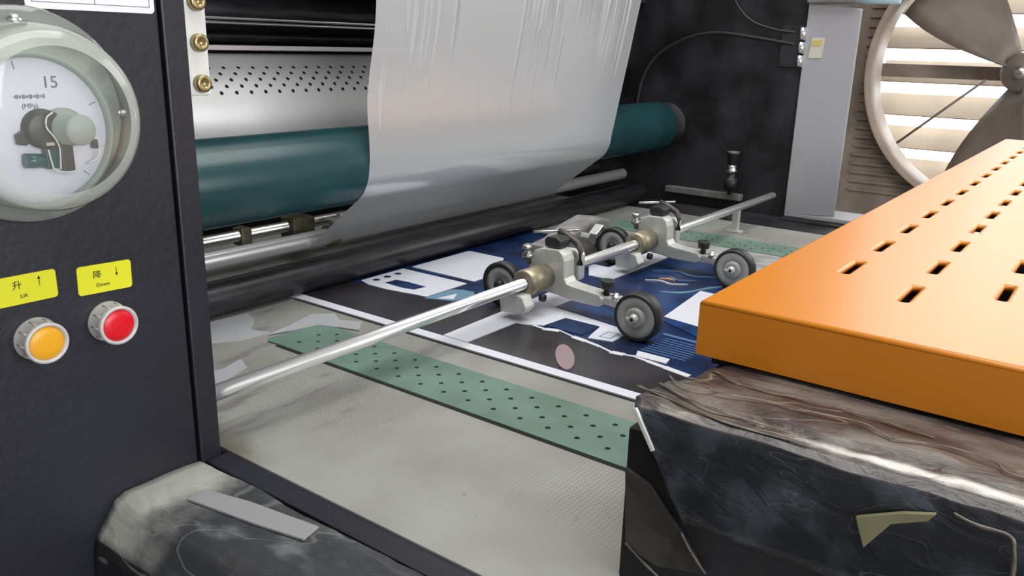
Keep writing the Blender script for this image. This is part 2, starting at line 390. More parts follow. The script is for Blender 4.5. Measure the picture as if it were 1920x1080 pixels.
bm = nb(); lathe(bm, (4.4, FY, FZC), (1, 0, 0), [(0.0, 0.655), (0.0, 0.64), (0.05, 0.625), (0.16, 0.615), (0.16, 0.63), (0.05, 0.645), (0.0, 0.655)], 96)
obj('ring', bm, 'fanring', fan)
for k in range(26):       # pressed ribs on the frame plate, left of the ring
    z = FZC-0.62+k*0.045
    if abs(z-FZC) < 0.66:
        yy = FY+math.sqrt(max(0, 0.66**2-(z-FZC)**2))+0.01
        if yy < FY+0.67:
            bm = nb(); bx(bm, (4.488, yy, z), (4.5, FY+0.685, z+0.014)); obj('rib', bm, 'fanbrown', fan, 0.002)
bm = nb(); lathe(bm, (4.52, FY, FZC), (1, 0, 0), [(0, 0), (0, 0.075), (0.02, 0.09), (0.13, 0.09), (0.13, 0)], 32); obj('hub', bm, 'blade', fan)
bm = nb(); lathe(bm, (4.46, FY, FZC), (1, 0, 0), [(0, 0), (0, 0.03), (0.06, 0.03)], 20); obj('hub_cap', bm, 'chrome2', fan)
for ang in (-82, 44, 165):
    # seen from -x: screen right is -y; ang measured from +y (left) upward
    bm = nb(); rows = []
    for i in range(9):
        t = i/8; r = 0.07+t*0.53; half = math.radians(26-7*t*t)
        a0 = math.radians(ang)
        row = []
        for j in range(7):
            s_ = j/6*2-1; a = a0+half*s_
            row.append(bm.verts.new((4.585+0.07*s_*(1-0.35*t), FY+r*math.cos(a), FZC+r*math.sin(a))))
        rows.append(row)
    for a, b in zip(rows, rows[1:]):
        for j in range(6): f = bm.faces.new((a[j], a[j+1], b[j+1], b[j])); f.smooth = True
    o = obj('blade', bm, 'blade', fan); md = o.modifiers.new('s', 'SOLIDIFY'); md.thickness = 0.006
bm = nb(); bx(bm, (4.69, FY-0.68, FZC-0.045), (4.73, FY+0.68, FZC+0.02)); obj('motor_bar', bm, 'fanbrown', fan, 0.004)
bm = nb(); cyl(bm, (4.5, FY+0.14, FZC-0.04), (4.5, FY+0.48, FZC-0.36), 0.006, seg=8); obj('strut', bm, 'blade', fan)
for k in range(9):
    z = FZC+0.665-k*0.168+0.005
    bm = nb(); prism(bm, [(4.755, z-0.066), (4.763, z-0.072), (4.80, z-0.038), (4.865, z+0.030), (4.86, z+0.038), (4.795, z-0.028)], 'y', FY-0.67, FY+0.67)
    obj('louvre', bm, 'slat', fan)

# ================================================================== machine body
# control cabinet on the left
PY = 0.566
cab = thing('control_cabinet', 'black steel control cabinet with narrow post along its right edge', 'cabinet', (0.1, PY, FZ))
bm = nb(); bx(bm, (-0.5, PY, FZ), (0.3405, 0.80, 0.95)); obj('front_panel', bm, 'panel', cab, 0.0012)
bm = nb(); bx(bm, (0.3425, PY-0.002, -0.02), (0.361, 1.25, 0.95)); obj('corner_post', bm, 'panel', cab, 0.0015)

# bracket plate with three brass screws
pl = thing('screw_plate', 'upright white steel strip with brass screws beside the cabinet post', 'plate', (0.39, 0.6, 0.29))
bm = nb(); bx(bm, (0.361, 0.600, 0.2895), (0.4015, 0.606, 0.50)); obj('strip', bm, 'white', pl, 0.0015)
for z in (0.299, 0.330, 0.3605, 0.392, 0.423):
    bm = nb(); lathe(bm, (0.3925, 0.600, z), (0, -1, 0), [(0, 0), (0, 0.0068), (0.005, 0.0068), (0.0062, 0.0055), (0.0062, 0.0032), (0.003, 0.0028), (0.003, 0)], 20)
    obj('screw', bm, 'brass', pl)

# notice at the top of the panel
sg = thing('notice_sign', 'white ruled notice stuck at the top of the black cabinet above the gauge', 'sign', (0.295, PY, 0.349))
bm = nb(); prism(bm, rrect(0.252, 0.349, 0.338, 0.43, 0.003), 'y', PY-0.0008, PY-0.0001); obj('sheet', bm, 'paper', sg)
bm = nb()
for a, b in (((0.256, 0.3530), (0.3345, 0.3534)), ((0.2958, 0.3530), (0.2962, 0.42)), ((0.256, 0.364), (0.3345, 0.3644)), ((0.256, 0.353), (0.2564, 0.42)), ((0.3341, 0.353), (0.3345, 0.42))):
    bx(bm, (a[0], PY-0.0010, a[1]), (b[0], PY-0.0008, b[1]))
obj('ruled_lines', bm, 'greyink', sg)

# yellow labels
def sticker(x0, x1, z0, z1, tilt, lab, han, arrow, en):
    cx, cz = (x0+x1)/2, (z0+z1)/2
    t = thing('button_label', lab, 'label', (cx, PY, z0), 'yellow labels above the push buttons')
    hx, hz = (x1-x0)/2, (z1-z0)/2
    bm = nb(); prism(bm, [(cx+p[0], cz+p[1]) for p in rrect(-hx, -hz, hx, hz, 0.0022)], 'y', PY-0.0008, PY-0.0001)
    bmesh.ops.rotate(bm, verts=bm.verts, cent=(cx, PY, cz), matrix=Matrix.Rotation(tilt, 3, 'Y'))
    obj('plate', bm, 'yellow', t)
    rt = Matrix.Rotation(tilt, 4, 'Y') @ Matrix.Rotation(PI/2, 4, 'X')
    text('writing', han, 0.0062, (cx-0.0055, PY-0.0010, cz+0.003), 'ink', t, rt)
    text('writing', en, 0.0038, (cx-0.002, PY-0.0010, cz-0.0045), 'ink', t, rt)
    bm = nb(); s = 1 if arrow == 'up' else -1
    ax = cx+0.0085; az = cz+0.0035
    bx(bm, (ax-0.0002, PY-0.0010, az-0.003), (ax+0.0002, PY-0.0008, az+0.003))
    prism(bm, [(ax-0.001, az+s*0.0015), (ax+0.001, az+s*0.0015), (ax, az+s*0.0038)], 'y', PY-0.0010, PY-0.0008)
    obj('arrow', bm, 'ink', t)
sticker(0.2095, 0.2485, 0.163, 0.1825, 0.0, 'yellow label with an up arrow above the amber button', '升', 'up', 'Lift')
sticker(0.2622, 0.3010, 0.159, 0.1795, 0.03, 'yellow label with a down arrow above the red button', '降', 'down', 'Down')
# push buttons
def button(x, z, m, lab):
    t = thing('push_button', lab, 'button', (x, PY, z), 'push buttons on the black cabinet')
    bm = nb(); lathe(bm, (x, PY, z), (0, -1, 0), [(0, 0), (0, 0.0146), (0.002, 0.0146), (0.003, 0.0138), (0.013, 0.0136), (0.0160, 0.0142), (0.0172, 0.0134), (0.0172, 0.0120), (0.015, 0.0116), (0.015, 0)], 48)
    obj('bezel', bm, 'bezel', t)
    for k in range(20):
        a = 2*PI*k/20
        if k % 2 == 0:
            bm = nb(); c_, s_ = math.cos(a)*0.0137, math.sin(a)*0.0137
            cyl(bm, (x+c_, PY-0.004, z+s_), (x+c_, PY-0.013, z+s_), 0.0006, seg=6); obj('grip_rib', bm, 'bezel', t)
    bm = nb(); lathe(bm, (x, PY-0.0140, z), (0, -1, 0), [(0, 0), (0, 0.0114), (0.0015, 0.0114), (0.0024, 0.0105), (0.0029, 0.006), (0.003, 0)], 48)
    obj('cap', bm, m, t)
button(0.2308, 0.1375, 'amber', 'amber round push button in a pale grey bezel')
button(0.2800, 0.1372, 'red', 'red round push button in a pale grey bezel')

# ------------------------------------------------------------------ covered dial control
GX, GZ = 0.2435, 0.2835
g = thing('dial_gauge', 'round dial under a hazy clear plastic splash cover on the black cabinet', 'gauge', (GX, PY, GZ-0.065))
bm = nb(); lathe(bm, (GX, PY, GZ), (0, -1, 0), [(0.0005, 0.058), (0.0005, 0.0665), (0.004, 0.0675), (0.007, 0.066), (0.0072, 0.055)], 64)
obj('cover_flange', bm, 'clear', g)
bm = nb(); lathe(bm, (GX, PY, GZ), (0, -1, 0), [(0.0072, 0.0585), (0.020, 0.0575), (0.034, 0.0560), (0.041, 0.0535), (0.045, 0.0485), (0.0465, 0.044)], 64)
obj('cover_rim', bm, 'clearrim', g)
bm = nb(); lathe(bm, (GX, PY, GZ), (0, -1, 0), [(0.0466, 0.044), (0.0475, 0.035), (0.048, 0)], 64)
obj('cover_face', bm, film_mat('hazy_clear_face', (0.66, 0.7, 0.68), 0.10, 0.05, 1.2, 0.3), g)
for ang in (90, 0, 210, 300):
    a = math.radians(ang); sx, sz = GX+0.0600*math.cos(a)-0.002, GZ+0.0575*math.sin(a)
    bm = nb(); lathe(bm, (sx, PY-0.007, sz), (0, -1, 0), [(0, 0), (0, 0.0045), (0.003, 0.0042), (0.0045, 0.002), (0.0045, 0)], 16); obj('cover_screw', bm, 'chrome2', g)
DX, DZ = 0.2425, 0.275
bm = nb(); lathe(bm, (GX, PY, GZ), (0, -1, 0), [(0.0002, 0), (0.0002, 0.0572), (0.010, 0.0572), (0.011, 0.0560), (0.011, 0)], 64); obj('case_back', bm, mat('pale_green_grey_plastic', (0.42, 0.45, 0.40), 0.4, 0, 0.35, 40, bump=0.4, bscale=60), g)
bm = nb(); lathe(bm, (DX, PY, DZ), (0, -1, 0), [(0.0003, 0.049), (0.017, 0.049), (0.018, 0.047), (0.017, 0.0455), (0.012, 0.045)], 64); obj('dial_case', bm, 'knob', g)
bm = nb(); lathe(bm, (DX, PY, DZ), (0, -1, 0), [(0.001, 0), (0.001, 0.046), (0.0125, 0.046), (0.0128, 0.0455), (0.0128, 0)], 64); obj('dial_plate', bm, 'dial', g)
DP = PY-0.0130
text('writing', '15', 0.0105, (0.2552, DP, 0.3045), 'greyink', g)
bm = nb()
for k in range(18):
    x_ = 0.2325+k*0.00105; h_ = 0.0004+0.0011*abs(math.sin(k*2.3)); bx(bm, (x_, DP-0.0001, 0.2965-h_), (x_+0.00045+0.0003*(k % 2), DP+0.0001, 0.2965+h_*0.8))
obj('blurred_lettering', bm, 'greyink', g)
text('writing', '(MPa)', 0.0042, (0.2415, DP, 0.2905), 'greyink', g)
bm = nb()
for k in (0, 5, 9.2, 15, 20):
    a = math.radians(225-270*k/20); r0 = 0.0385
    p0 = (DX+0.0435*math.cos(a), DZ+0.0435*math.sin(a)); p1 = (DX+r0*math.cos(a), DZ+r0*math.sin(a))
    n = Vector((-(p1[1]-p0[1]), p1[0]-p0[0])).normalized()*0.00025
    prism(bm, [(p0[0]+n.x, p0[1]+n.y), (p1[0]+n.x, p1[1]+n.y), (p1[0]-n.x, p1[1]-n.y), (p0[0]-n.x, p0[1]-n.y)], 'y', DP-0.0001, DP+0.0001)
obj('tick_marks', bm, 'greyink', g)
bm = nb(); lathe(bm, (0.2595, DP, 0.2765), (0, -1, 0), [(0, 0.0125), (0.004, 0.0125), (0.005, 0.0106), (0.0235, 0.0096), (0.025, 0.0088), (0.025, 0)], 32); obj('knob', bm, 'knob', g)
bm = nb(); lathe(bm, (0.2465, DP, 0.2765), (0, -1, 0), [(0, 0.0125), (0.007, 0.012), (0.008, 0.010), (0.008, 0)], 24); obj('pivot', bm, 'brown', g)
bm = nb(); prism(bm, [(0.246, 0.283), (0.237, 0.278), (0.229, 0.274), (0.2295, 0.268), (0.235, 0.267), (0.240, 0.271), (0.247, 0.27)], 'y', DP-0.004, DP-0.0015); obj('pointer', bm, 'brown', g, 0.0008)
bm = nb(); bx(bm, (0.2445, DP-0.006, 0.2515), (0.2525, DP, 0.270)); obj('switch_block', bm, 'darkgreen', g, 0.001)
bm = nb(); bx(bm, (0.2545, DP-0.005, 0.249), (0.2625, DP, 0.268)); obj('contact_block', bm, 'brown', g, 0.001)
bm = nb(); cyl(bm, (0.232, DP-0.005, 0.258), (0.2425, DP-0.005, 0.257), 0.0045, seg=20); obj('capsule', bm, 'darkgreen', g)
bm = nb(); bx(bm, (0.2445, DP-0.0085, 0.2665), (0.2495, DP-0.006, 0.2685)); obj('terminal', bm, 'chrome2', g)
for pts in ([(0.250, DP-0.01, 0.287), (0.2455, DP-0.011, 0.284), (0.2448, DP-0.011, 0.278), (0.2485, DP-0.011, 0.272), (0.2515, DP-0.010, 0.265), (0.2515, DP-0.008, 0.251)],
            [(0.2635, DP-0.008, 0.269), (0.258, DP-0.011, 0.2685), (0.2535, DP-0.011, 0.2725)],
            [(0.2455, DP-0.008, 0.264), (0.2465, DP-0.008, 0.256), (0.249, DP-0.008, 0.2505), (0.2625, DP-0.008, 0.248)],
            [(0.271, DP-0.004, 0.2525), (0.277, DP-0.006, 0.256), (0.279, DP-0.006, 0.262)]):
    bm = nb(); tube(bm, spline(pts, 6), 0.00055, 6); obj('wire', bm, 'white', g)
bm = nb(); bx(bm, (0.276, DP-0.006, 0.262), (0.2785, DP, 0.268)); obj('contact_block', bm, 'brown', g, 0.0006)

# ------------------------------------------------------------------ machine interior
fr = thing('machine_frame', 'black painted far side plate and back of the laminating machine', 'machine frame', (1.76, 0.9, FZ))
bm = nb(); bx(bm, (1.74, PY, -0.3), (1.80, 1.30, 1.2)); obj('side_plate', bm, 'inner', fr, 0.002)
bm = nb(); bx(bm, (0.362, 1.2405, -0.003), (1.598, 1.30, 1.2)); tag(obj('back_plate', bm, 'void'), 'black back wall of the machine behind the silver drum', 'plate')
bm = nb(); bx(bm, (1.60, 0.30, -0.12), (1.74, 1.24, -0.004)); obj('shadow_trim_strip', bm, 'inner', fr)  # black strip stands in for the shadow band and black trim here
bm = nb(); bx(bm, (1.705, 0.18, -0.15), (1.80, PY, 0.0)); obj('base_rail', bm, 'inner', fr, 0.003)
bm = nb(); bx(bm, (1.722, 0.66, 0.02), (1.74, 0.84, 0.034)); obj('rail_strip', bm, 'greyalu', fr, 0.002)
bm = nb(); lathe(bm, (1.74, 0.86, 0.169), (-1, 0, 0), [(0, 0.05), (0.006, 0.048), (0.007, 0.02), (0.007, 0)], 40); obj('bearing_boss', bm, 'inner', fr)
bm = nb(); bx(bm, (1.72, 0.47, 0.427), (1.78, 0.566, 0.50)); obj('top_bracket', bm, 'greyalu', fr, 0.004)
hd = thing('added_shade_shelf', 'added black shelf out of view that shades the silver drum, on a back sheet', 'light_blocker', (1.0, 1.1, 0.43))  # shelf added out of view to keep ceiling light off the drum
bm = nb(); bx(bm, (0.363, 0.93, 0.43), (1.739, 1.235, 0.45)); bx(bm, (0.363, 1.225, 0.0005), (1.739, 1.24, 0.43)); obj('shelf', bm, 'void', hd)
# hose on the side plate
bm = nb(); tube(bm, spline([(1.735, 0.935, 0.20), (1.73, 0.92, 0.27), (1.73, 0.885, 0.322), (1.73, 0.82, 0.357), (1.73, 0.75, 0.369), (1.73, 0.66, 0.36), (1.735, 0.585, 0.349)], 8), 0.0035, 8)
tag(obj('air_hose', bm, mat('dull_dark_hose', (0.02, 0.019, 0.018), 0.6)), 'thin dark hose arching over the black far side plate', 'hose')
bm = nb(); tube(bm, spline([(1.735, 0.73, 0.47), (1.73, 0.715, 0.43), (1.73, 0.68, 0.395), (1.73, 0.63, 0.378), (1.735, 0.585, 0.372)], 8), 0.0025, 8)
tag(obj('sensor_cable', bm, 'rubber'), 'thin black cable running from the top to the hinge', 'cable')
# hinge
h = thing('hinge', 'shiny steel hinge between the black side plate and pale grey panel', 'hinge', (1.735, 0.572, 0.31))
bm = nb(); bx(bm, (1.733, 0.575, 0.305), (1.74, 0.612, 0.385)); obj('leaf', bm, 'inner', h, 0.001)
for a, b in ((0.306, 0.328), (0.332, 0.354), (0.358, 0.382)):
    bm = nb(); cyl(bm, (1.734, 0.571, a), (1.734, 0.571, b), 0.0062, seg=16); obj('knuckle', bm, 'chrome', h)
# valve
v = thing('air_valve', 'small black valve with a silver collar standing against the far side plate', 'valve', (1.71, 0.68, 0.034))
bm = nb(); lathe(bm, (1.71, 0.68, 0.034), (0, 0, 1), [(0, 0.005), (0.012, 0.005), (0.012, 0.013), (0.036, 0.014), (0.038, 0.009), (0.046, 0.009)], 24); obj('body', bm, 'rubber', v)
bm = nb(); lathe(bm, (1.71, 0.68, 0.080), (0, 0, 1), [(0, 0.0), (0, 0.009), (0.008, 0.013), (0.012, 0.009), (0.018, 0.011), (0.018, 0)], 10); obj('collar', bm, 'chrome', v)
bm = nb(); lathe(bm, (1.71, 0.68, 0.098), (0, 0, 1), [(0, 0), (0, 0.010), (0.022, 0.012), (0.024, 0.015), (0.028, 0.015), (0.028, 0)], 20); obj('cap', bm, 'rubber', v)
bm = nb(); lathe(bm, (1.71, 0.68, 0.1262), (0, 0, 1), [(0, 0), (0, 0.0135), (0.001, 0.0135), (0.001, 0)], 20); obj('cap_disc', bm, 'greyalu', v)
bm = nb(); lathe(bm, (1.69, 0.665, -0.002), (0, 0, 1), [(0, 0), (0, 0.012), (0.004, 0.013), (0.006, 0.006), (0.014, 0.006), (0.014, 0)], 8); tag(obj('hex_bolt', bm, 'chrome2'), 'small silver bolt on the dark strip behind the end of the steel rod', 'bolt')
# grey end panel
gp = thing('grey_panel', 'tall pale grey steel panel hinged at the far end of the machine', 'panel', (1.76, 0.51, 0))
bm = nb(); prism(bm, [(0.4625, 0.012), (0.5655, 0.004), (0.5655, 0.428), (0.4625, 0.417)], 'x', 1.735, 1.739); obj('sheet', bm, 'greypanel', gp, 0.002)
bm = nb(); bx(bm, (1.735, 0.40, 0.0), (1.83, 0.5655, 0.009)); obj('foot_flange', bm, 'greypanel', gp, 0.002)
bm = nb(); prism(bm, [(0.529, 0.324), (0.554, 0.323), (0.551, 0.362), (0.526, 0.363)], 'x', 1.7338, 1.7349)
t = tag(obj('warning_label', bm, mat('cream_sticker', (0.62, 0.6, 0.5), 0.5)), 'small cream and yellow sticker near the hinge on the grey panel', 'label')
bm = nb(); prism(bm, [(0.5305, 0.347), (0.5495, 0.3465), (0.5485, 0.358), (0.5295, 0.3585)], 'x', 1.7332, 1.7337)
obj('yellow_field', bm, mat('soft_yellow_print', (0.62, 0.52, 0.18), 0.5), t)
bm = nb(); cyl(bm, (1.75, 0.52, 0.436), (1.75, 0.40, 0.436), 0.010, seg=20); tag(obj('blue_tube', bm, 'paleblue'), 'pale blue plastic tube above the grey panel at the top edge', 'tube')

# ------------------------------------------------------------------ rollers (axes along x)
X0, X1 = 0.365, 1.72
def roller(name, y, z, r, m, lab, x0=X0, x1=X1, cat='roller', ends=0.006):
    bm = nb(); e = min(ends, r*0.4)
    lathe(bm, (x0, y, z), (1, 0, 0), [(0, 0), (0, r-e), (e*0.3, r-e*0.3), (e, r), (x1-x0-e, r), (x1-x0-e*0.3, r-e*0.3), (x1-x0, r-e), (x1-x0, 0)], 72)
    return tag(obj(name, bm, m), lab, cat)
t = thing('pressure_roller', 'large dark green rubber roller spanning the machine', 'roller', (1.04, 0.86, 0.169))
o = roller('sleeve', 0.86, 0.169, 0.0525, 'green', None, 0.362, 1.70); 
for k_ in ('category', 'label'): 
    if k_ in o: del o[k_]
o.parent = t; o.matrix_parent_inverse = Matrix.Translation(-t.location)
bm = nb(); cyl(bm, (1.70, 0.86, 0.169), (1.732, 0.86, 0.169), 0.02, seg=24); obj('shaft', bm, 'darkroller', t)
roller('nip_roller', 0.875, 0.0235, 0.0222, 'darkroller', 'dark steel roller resting on the printed sheets under the chrome roller', 0.362, 1.66)
roller('guide_roller', 0.95, 0.0495, 0.0122, 'satin', 'bright chrome roller under the green roller with film wrapped round it', 0.362, 1.72, ends=0.003)
# clamp rod behind the chrome roller
cr = thing('clamp_rod', 'dull steel rod with olive clamps just behind the chrome roller', 'rod', (1.0, 1.02, 0.056))
bm = nb(); cyl(bm, (0.362, 1.02, 0.057), (1.72, 1.02, 0.057), 0.0088, seg=24); obj('rod', bm, 'chrome2', cr)
for x in (0.715, 1.25):
    bm = nb(); bx(bm, (x-0.008, 1.008, 0.042), (x+0.010, 1.032, 0.069)); obj('clamp', bm, 'olive', cr, 0.003)
bm = nb(); bx(bm, (0.795, 1.002, 0.038), (0.838, 1.035, 0.071)); obj('clamp', bm, 'olive', cr, 0.004)
bm = nb(); lathe(bm, (0.812, 0.95, 0.0495), (1, 0, 0), [(0, 0.0125), (0.004, 0.0165), (0.018, 0.0165), (0.022, 0.0125)], 20); 
tag(obj('shaft_collar', bm, 'olive'), 'olive stained collar on the chrome roller at the film edge', 'collar')
bm = nb(); lathe(bm, (0.845, 0.972, 0.062), (0.9, -0.1, 0.3), [(0, 0), (0, 0.006), (0.016, 0.005), (0.016, 0.009), (0.024, 0.008), (0.024, 0)], 12); 
obj('clamp_screw', bm, 'alu', cr)

# perforated drum
dr = thing('perforated_drum', 'wide matte silver drum with rows of small holes behind the green roller', 'roller', (0.9, 1.1, 0.219))
DY, DZ2, DR = 1.10, 0.219, 0.0925
bm = nb(); lathe(bm, (0.365, DY, DZ2), (1, 0, 0), [(0, 0), (0, DR-0.004), (0.004, DR), (1.15, DR), (1.154, DR-0.004), (1.154, 0)], 128); obj('shell', bm, 'drum', dr)
bm = nb()
for row, ang in enumerate((127, 134.5, 141, 147.5, 153.5)):
    a = math.radians(ang)
    n = Vector((0, math.cos(a), math.sin(a))); tg = Vector((0, -math.sin(a), math.cos(a)))
    for k in range(46):
        x = 0.378+0.0245*k+(0.01225 if row % 2 else 0)
        c = Vector((x, DY, DZ2))+n*(DR+0.0002)
        vs = [bm.verts.new(c+Vector((1, 0, 0))*0.0030*math.cos(q*PI/4)+tg*0.0030*math.sin(q*PI/4)) for q in range(8)]
        bm.faces.new(vs)
o = obj('perforations', bm, 'void', dr); o['kind'] = 'stuff'
# upper rollers; the bright rods and bar stand in for their highlights
roller('tension_roller', 1.13, 0.372, 0.030, 'darkroller', 'black roller high behind the film, above the thin highlight rods', ends=0.004)
roller('highlight_rod', 1.12, 0.3615-0.0, 0.0028, 'chrome', 'upper of two thin rods standing in for roller highlights high above the silver drum', cat='rod', ends=0.001).location = (0, -0.035, 0)
roller('highlight_rod', 1.085, 0.3545, 0.0022, 'chrome', 'lower of two thin rods standing in for roller highlights high above the silver drum', cat='rod', ends=0.001)
bm = nb(); bx(bm, (0.362, 1.06, 0.3165), (1.72, 1.10, 0.3235)); tag(obj('highlight_bar', bm, mat('pinkish_highlight', (0.72, 0.66, 0.70), 0.35, 0.6), None, 0.001), 'bright flat bar standing in for a roller highlight just above the perforated drum', 'bar')
roller('idle_roller', 1.15, 0.3355, 0.009, 'darkroller', 'slim black roller between the flat highlight bar and highlight rods', ends=0.002)

# ------------------------------------------------------------------ film
G = Vector((0.86, 0.169)); Rg = 0.0536; Cc = Vector((0.95, 0.0495)); Rc = 0.0130
path = []
for z in [0.86-0.02*i for i in range(35)]:
    if z > 0.172: path.append((G.x-Rg, z))
for i in range(0, 11):
    a = math.radians(180+52*i/10); path.append((G.x+Rg*math.cos(a), G.y+Rg*math.sin(a)))
p1 = Vector(path[-1]); a = math.radians(232); p2 = Cc+Vector((math.cos(a), math.sin(a)))*Rc
for i in range(1, 8): q = p1.lerp(p2, i/8); path.append((q.x, q.y))
for i in range(0, 9):
    a = math.radians(232+110*i/8); path.append((Cc.x+Rc*math.cos(a), Cc.y+Rc*math.sin(a)))
NXF = 260
rid = [(random.random(), random.uniform(0.002, 0.006), random.uniform(0.22, 0.42), random.uniform(-1, 1)) for _ in range(46)]
rid += [(random.uniform(0.45, 1.0), random.uniform(0.0018, 0.004), random.uniform(0.27, 0.34), random.uniform(-1.3, 1.3)) for _ in range(34)]
bm = nb(); rows = []
for (y, z) in path:
    row = []
    up = max(0.0, min(1.0, (z-0.27)/0.12))
    xl = 0.768+0.16*max(0, z-0.25)*0.85+ (0.002*math.sin(z*40))
    xr = 1.405+0.33*max(0, z-0.17)
    for i in range(NXF+1):
        t = i/NXF; dy = 0
        for (c, wd, z0, am) in rid:
            d = abs(t-c)/wd
            if d < 3: dy += am*0.0016*math.exp(-d*d)*max(0.0, min(1.0, (z-z0+0.02)/0.08))
        dy += up*0.0035*math.sin(t*17+z*5)
        if z > 0.172 : row.append(bm.verts.new((xl+(xr-xl)*t, y-abs(dy)*0.6+dy*0.4-0.0005, z)))
        else: row.append(bm.verts.new((xl+(xr-xl)*t, y, z)))
    rows.append(row)
for a, b in zip(rows, rows[1:]):
    for i in range(NXF): f = bm.faces.new((a[i], a[i+1], b[i+1], b[i])); f.smooth = True
tag(obj('plastic_film', bm, 'film'), 'wide milky plastic film hanging down over the green roller', 'film')
roller('film_roller', 0.86, 0.86, 0.0528, 'chrome2', 'steel roller above the frame carrying the film', 0.7, 1.70)

# ================================================================== feed table
tb = thing('feed_table', 'pale perforated steel feed table, stained and dusty', 'table', (0.98, 0.3, FZ))
bm = nb(); bx(bm, (0.3675, -0.9, -0.012), (1.60, 1.15, 0.0)); obj('table_top', bm, 'table', tb)
bm = nb(); bx(bm, (0.50, -0.85, FZ), (0.56, -0.79, -0.012)); bx(bm, (0.50, 1.0, FZ), (0.56, 1.06, -0.012)); bx(bm, (1.5, -0.85, FZ), (1.56, -0.79, -0.012)); bx(bm, (1.5, 1.0, FZ), (1.56, 1.06, -0.012)); obj('legs', bm, 'inner', tb)
# belts
def belt(x0, x1, lab, y1=0.757, rag=True, holes=True):
    if rag:
        out = [(x0, -0.5), (x1, -0.5), (x1, y1+0.005), (x1-0.008, y1+0.001), (x1-0.016, y1+0.006), (x1-0.028, y1-0.001), (x1-0.04, y1+0.004), (x1-0.055, y1), (x0+0.006, y1+0.002), (x0, y1-0.006), (x0+0.001, y1-0.02)]
    else: out = [(x0, -0.5), (x1, -0.5), (x1, y1), (x0, y1)]
    hs = []
    for k in range(4 if holes else 0):
        x = x0+0.0205+0.0150*k
        for j in range(40):
            y = 0.7225+0.0009*k-0.0157*(2*j+(k % 2))
            if y > -0.4: hs.append(circle(x, y, 0.0027, 10))
    ub = nb(); bx(ub, (x0+0.002, -0.5, 0.0001), (x1-0.002, y1-0.012, 0.0004)); UB = obj('hole_shade_sheet', ub, 'void')  # dark sheet under the belt stands in for shade in its holes
    o = holed('transport_belt', out, hs, 0.0004, 0.0016, 'beltgreen'); tag(o, lab, 'belt', 'green belts on the feed table'); UB.parent = o
belt(0.5525, 0.6345, 'perforated green belt with a frayed end on the near side of the table')
belt(1.368, 1.452, 'perforated green belt on the far side of the table beyond the wheels', 0.84, False)
bm = nb(); bx(bm, (0.5495, -0.5, 0.0), (0.5523, 0.735, 0.0006)); tag(obj('belt_groove', bm, 'void'), 'thin black gap along the near edge of the nearer green belt', 'gap')
bm = nb(); bx(bm, (1.3625, -0.5, 0.0), (1.3675, 0.84, 0.0006)); tag(obj('belt_groove', bm, 'void'), 'thin black gap along the near edge of the far green belt', 'gap')

# ------------------------------------------------------------------ printed sheets
ps = thing('printed_sheet', 'glossy dark blue and black printed sheet feeding under the rollers', 'printed sheet', (1.0, 0.5, 0.0))
bm = nb(); bx(bm, (0.6805, 0.05, 0.0004), (1.235, 0.90, 0.0020)); obj('sheet', bm, 'printwhite', ps)
Z = [0.0020]
def patch(poly, m, name='print'):
    Z[0] += 0.00004
    bm = nb(); prism(bm, poly, 'z', 0.0019, Z[0]); return obj(name, bm, m, ps)
def rect(x0, y0, x1, y1): return [(x0, y0), (x1, y0), (x1, y1), (x0, y1)]
patch(rect(0.696, 0.05, 1.235, 0.90), 'navy')
torn = [(0.792, 0.576), (0.798, 0.555), (0.795, 0.534), (0.802, 0.515), (0.794, 0.492), (0.791, 0.472), (0.786, 0.45), (0.779, 0.431), (0.781, 0.415), (0.784, 0.404), (0.780, 0.385), (0.776, 0.362), (0.770, 0.33), (0.772, 0.05)]
patch([(0.697, 0.60), (0.697, 0.05)]+list(reversed([(x-0.002, y) for x, y in torn]))+[(0.792, 0.60)], 'printblack')
patch([(0.697, 0.61), (0.697, 0.90), (0.786, 0.90), (0.786, 0.83), (0.792, 0.77), (0.794, 0.72), (0.800, 0.69), (0.81, 0.65), (0.86, 0.612)], 'printblack')
for a, b in zip(torn[:-1], torn[1:-1]):
    w_ = 0.0035+0.002*math.sin(a[1]*180)
    patch([(a[0]-w_, a[1]), (b[0]-w_, b[1]), (b[0]+w_*0.8, b[1]), (a[0]+w_*0.8, a[1])], 'printwhite')
# card
patch([(0.795, 0.856), (0.882, 0.856), (0.884, 0.731), (0.797, 0.731), (0.795, 0.75), (0.791, 0.771), (0.787, 0.80), (0.787, 0.834)], 'printwhite')
patch([(0.808, 0.821), (0.830, 0.820), (0.833, 0.80), (0.832, 0.763), (0.810, 0.766), (0.806, 0.785)], 'navy')
for x in (0.811, 0.833, 0.855): patch(circle(x, 0.841, 0.0055, 12), 'navy')
patch([(0.898, 0.853), (1.036, 0.853), (1.036, 0.780), (0.985, 0.75), (0.975, 0.730), (0.898, 0.730)], 'printwhite')
patch([(0.790, 0.728), (0.845, 0.728), (0.865, 0.70), (0.835, 0.68), (0.805, 0.692)], 'teal')
patch([(0.80, 0.715), (0.835, 0.708), (0.812, 0.695)], 'printwhite')
patch([(0.855, 0.72), (0.93, 0.70), (0.95, 0.64), (0.86, 0.64)], 'blue')
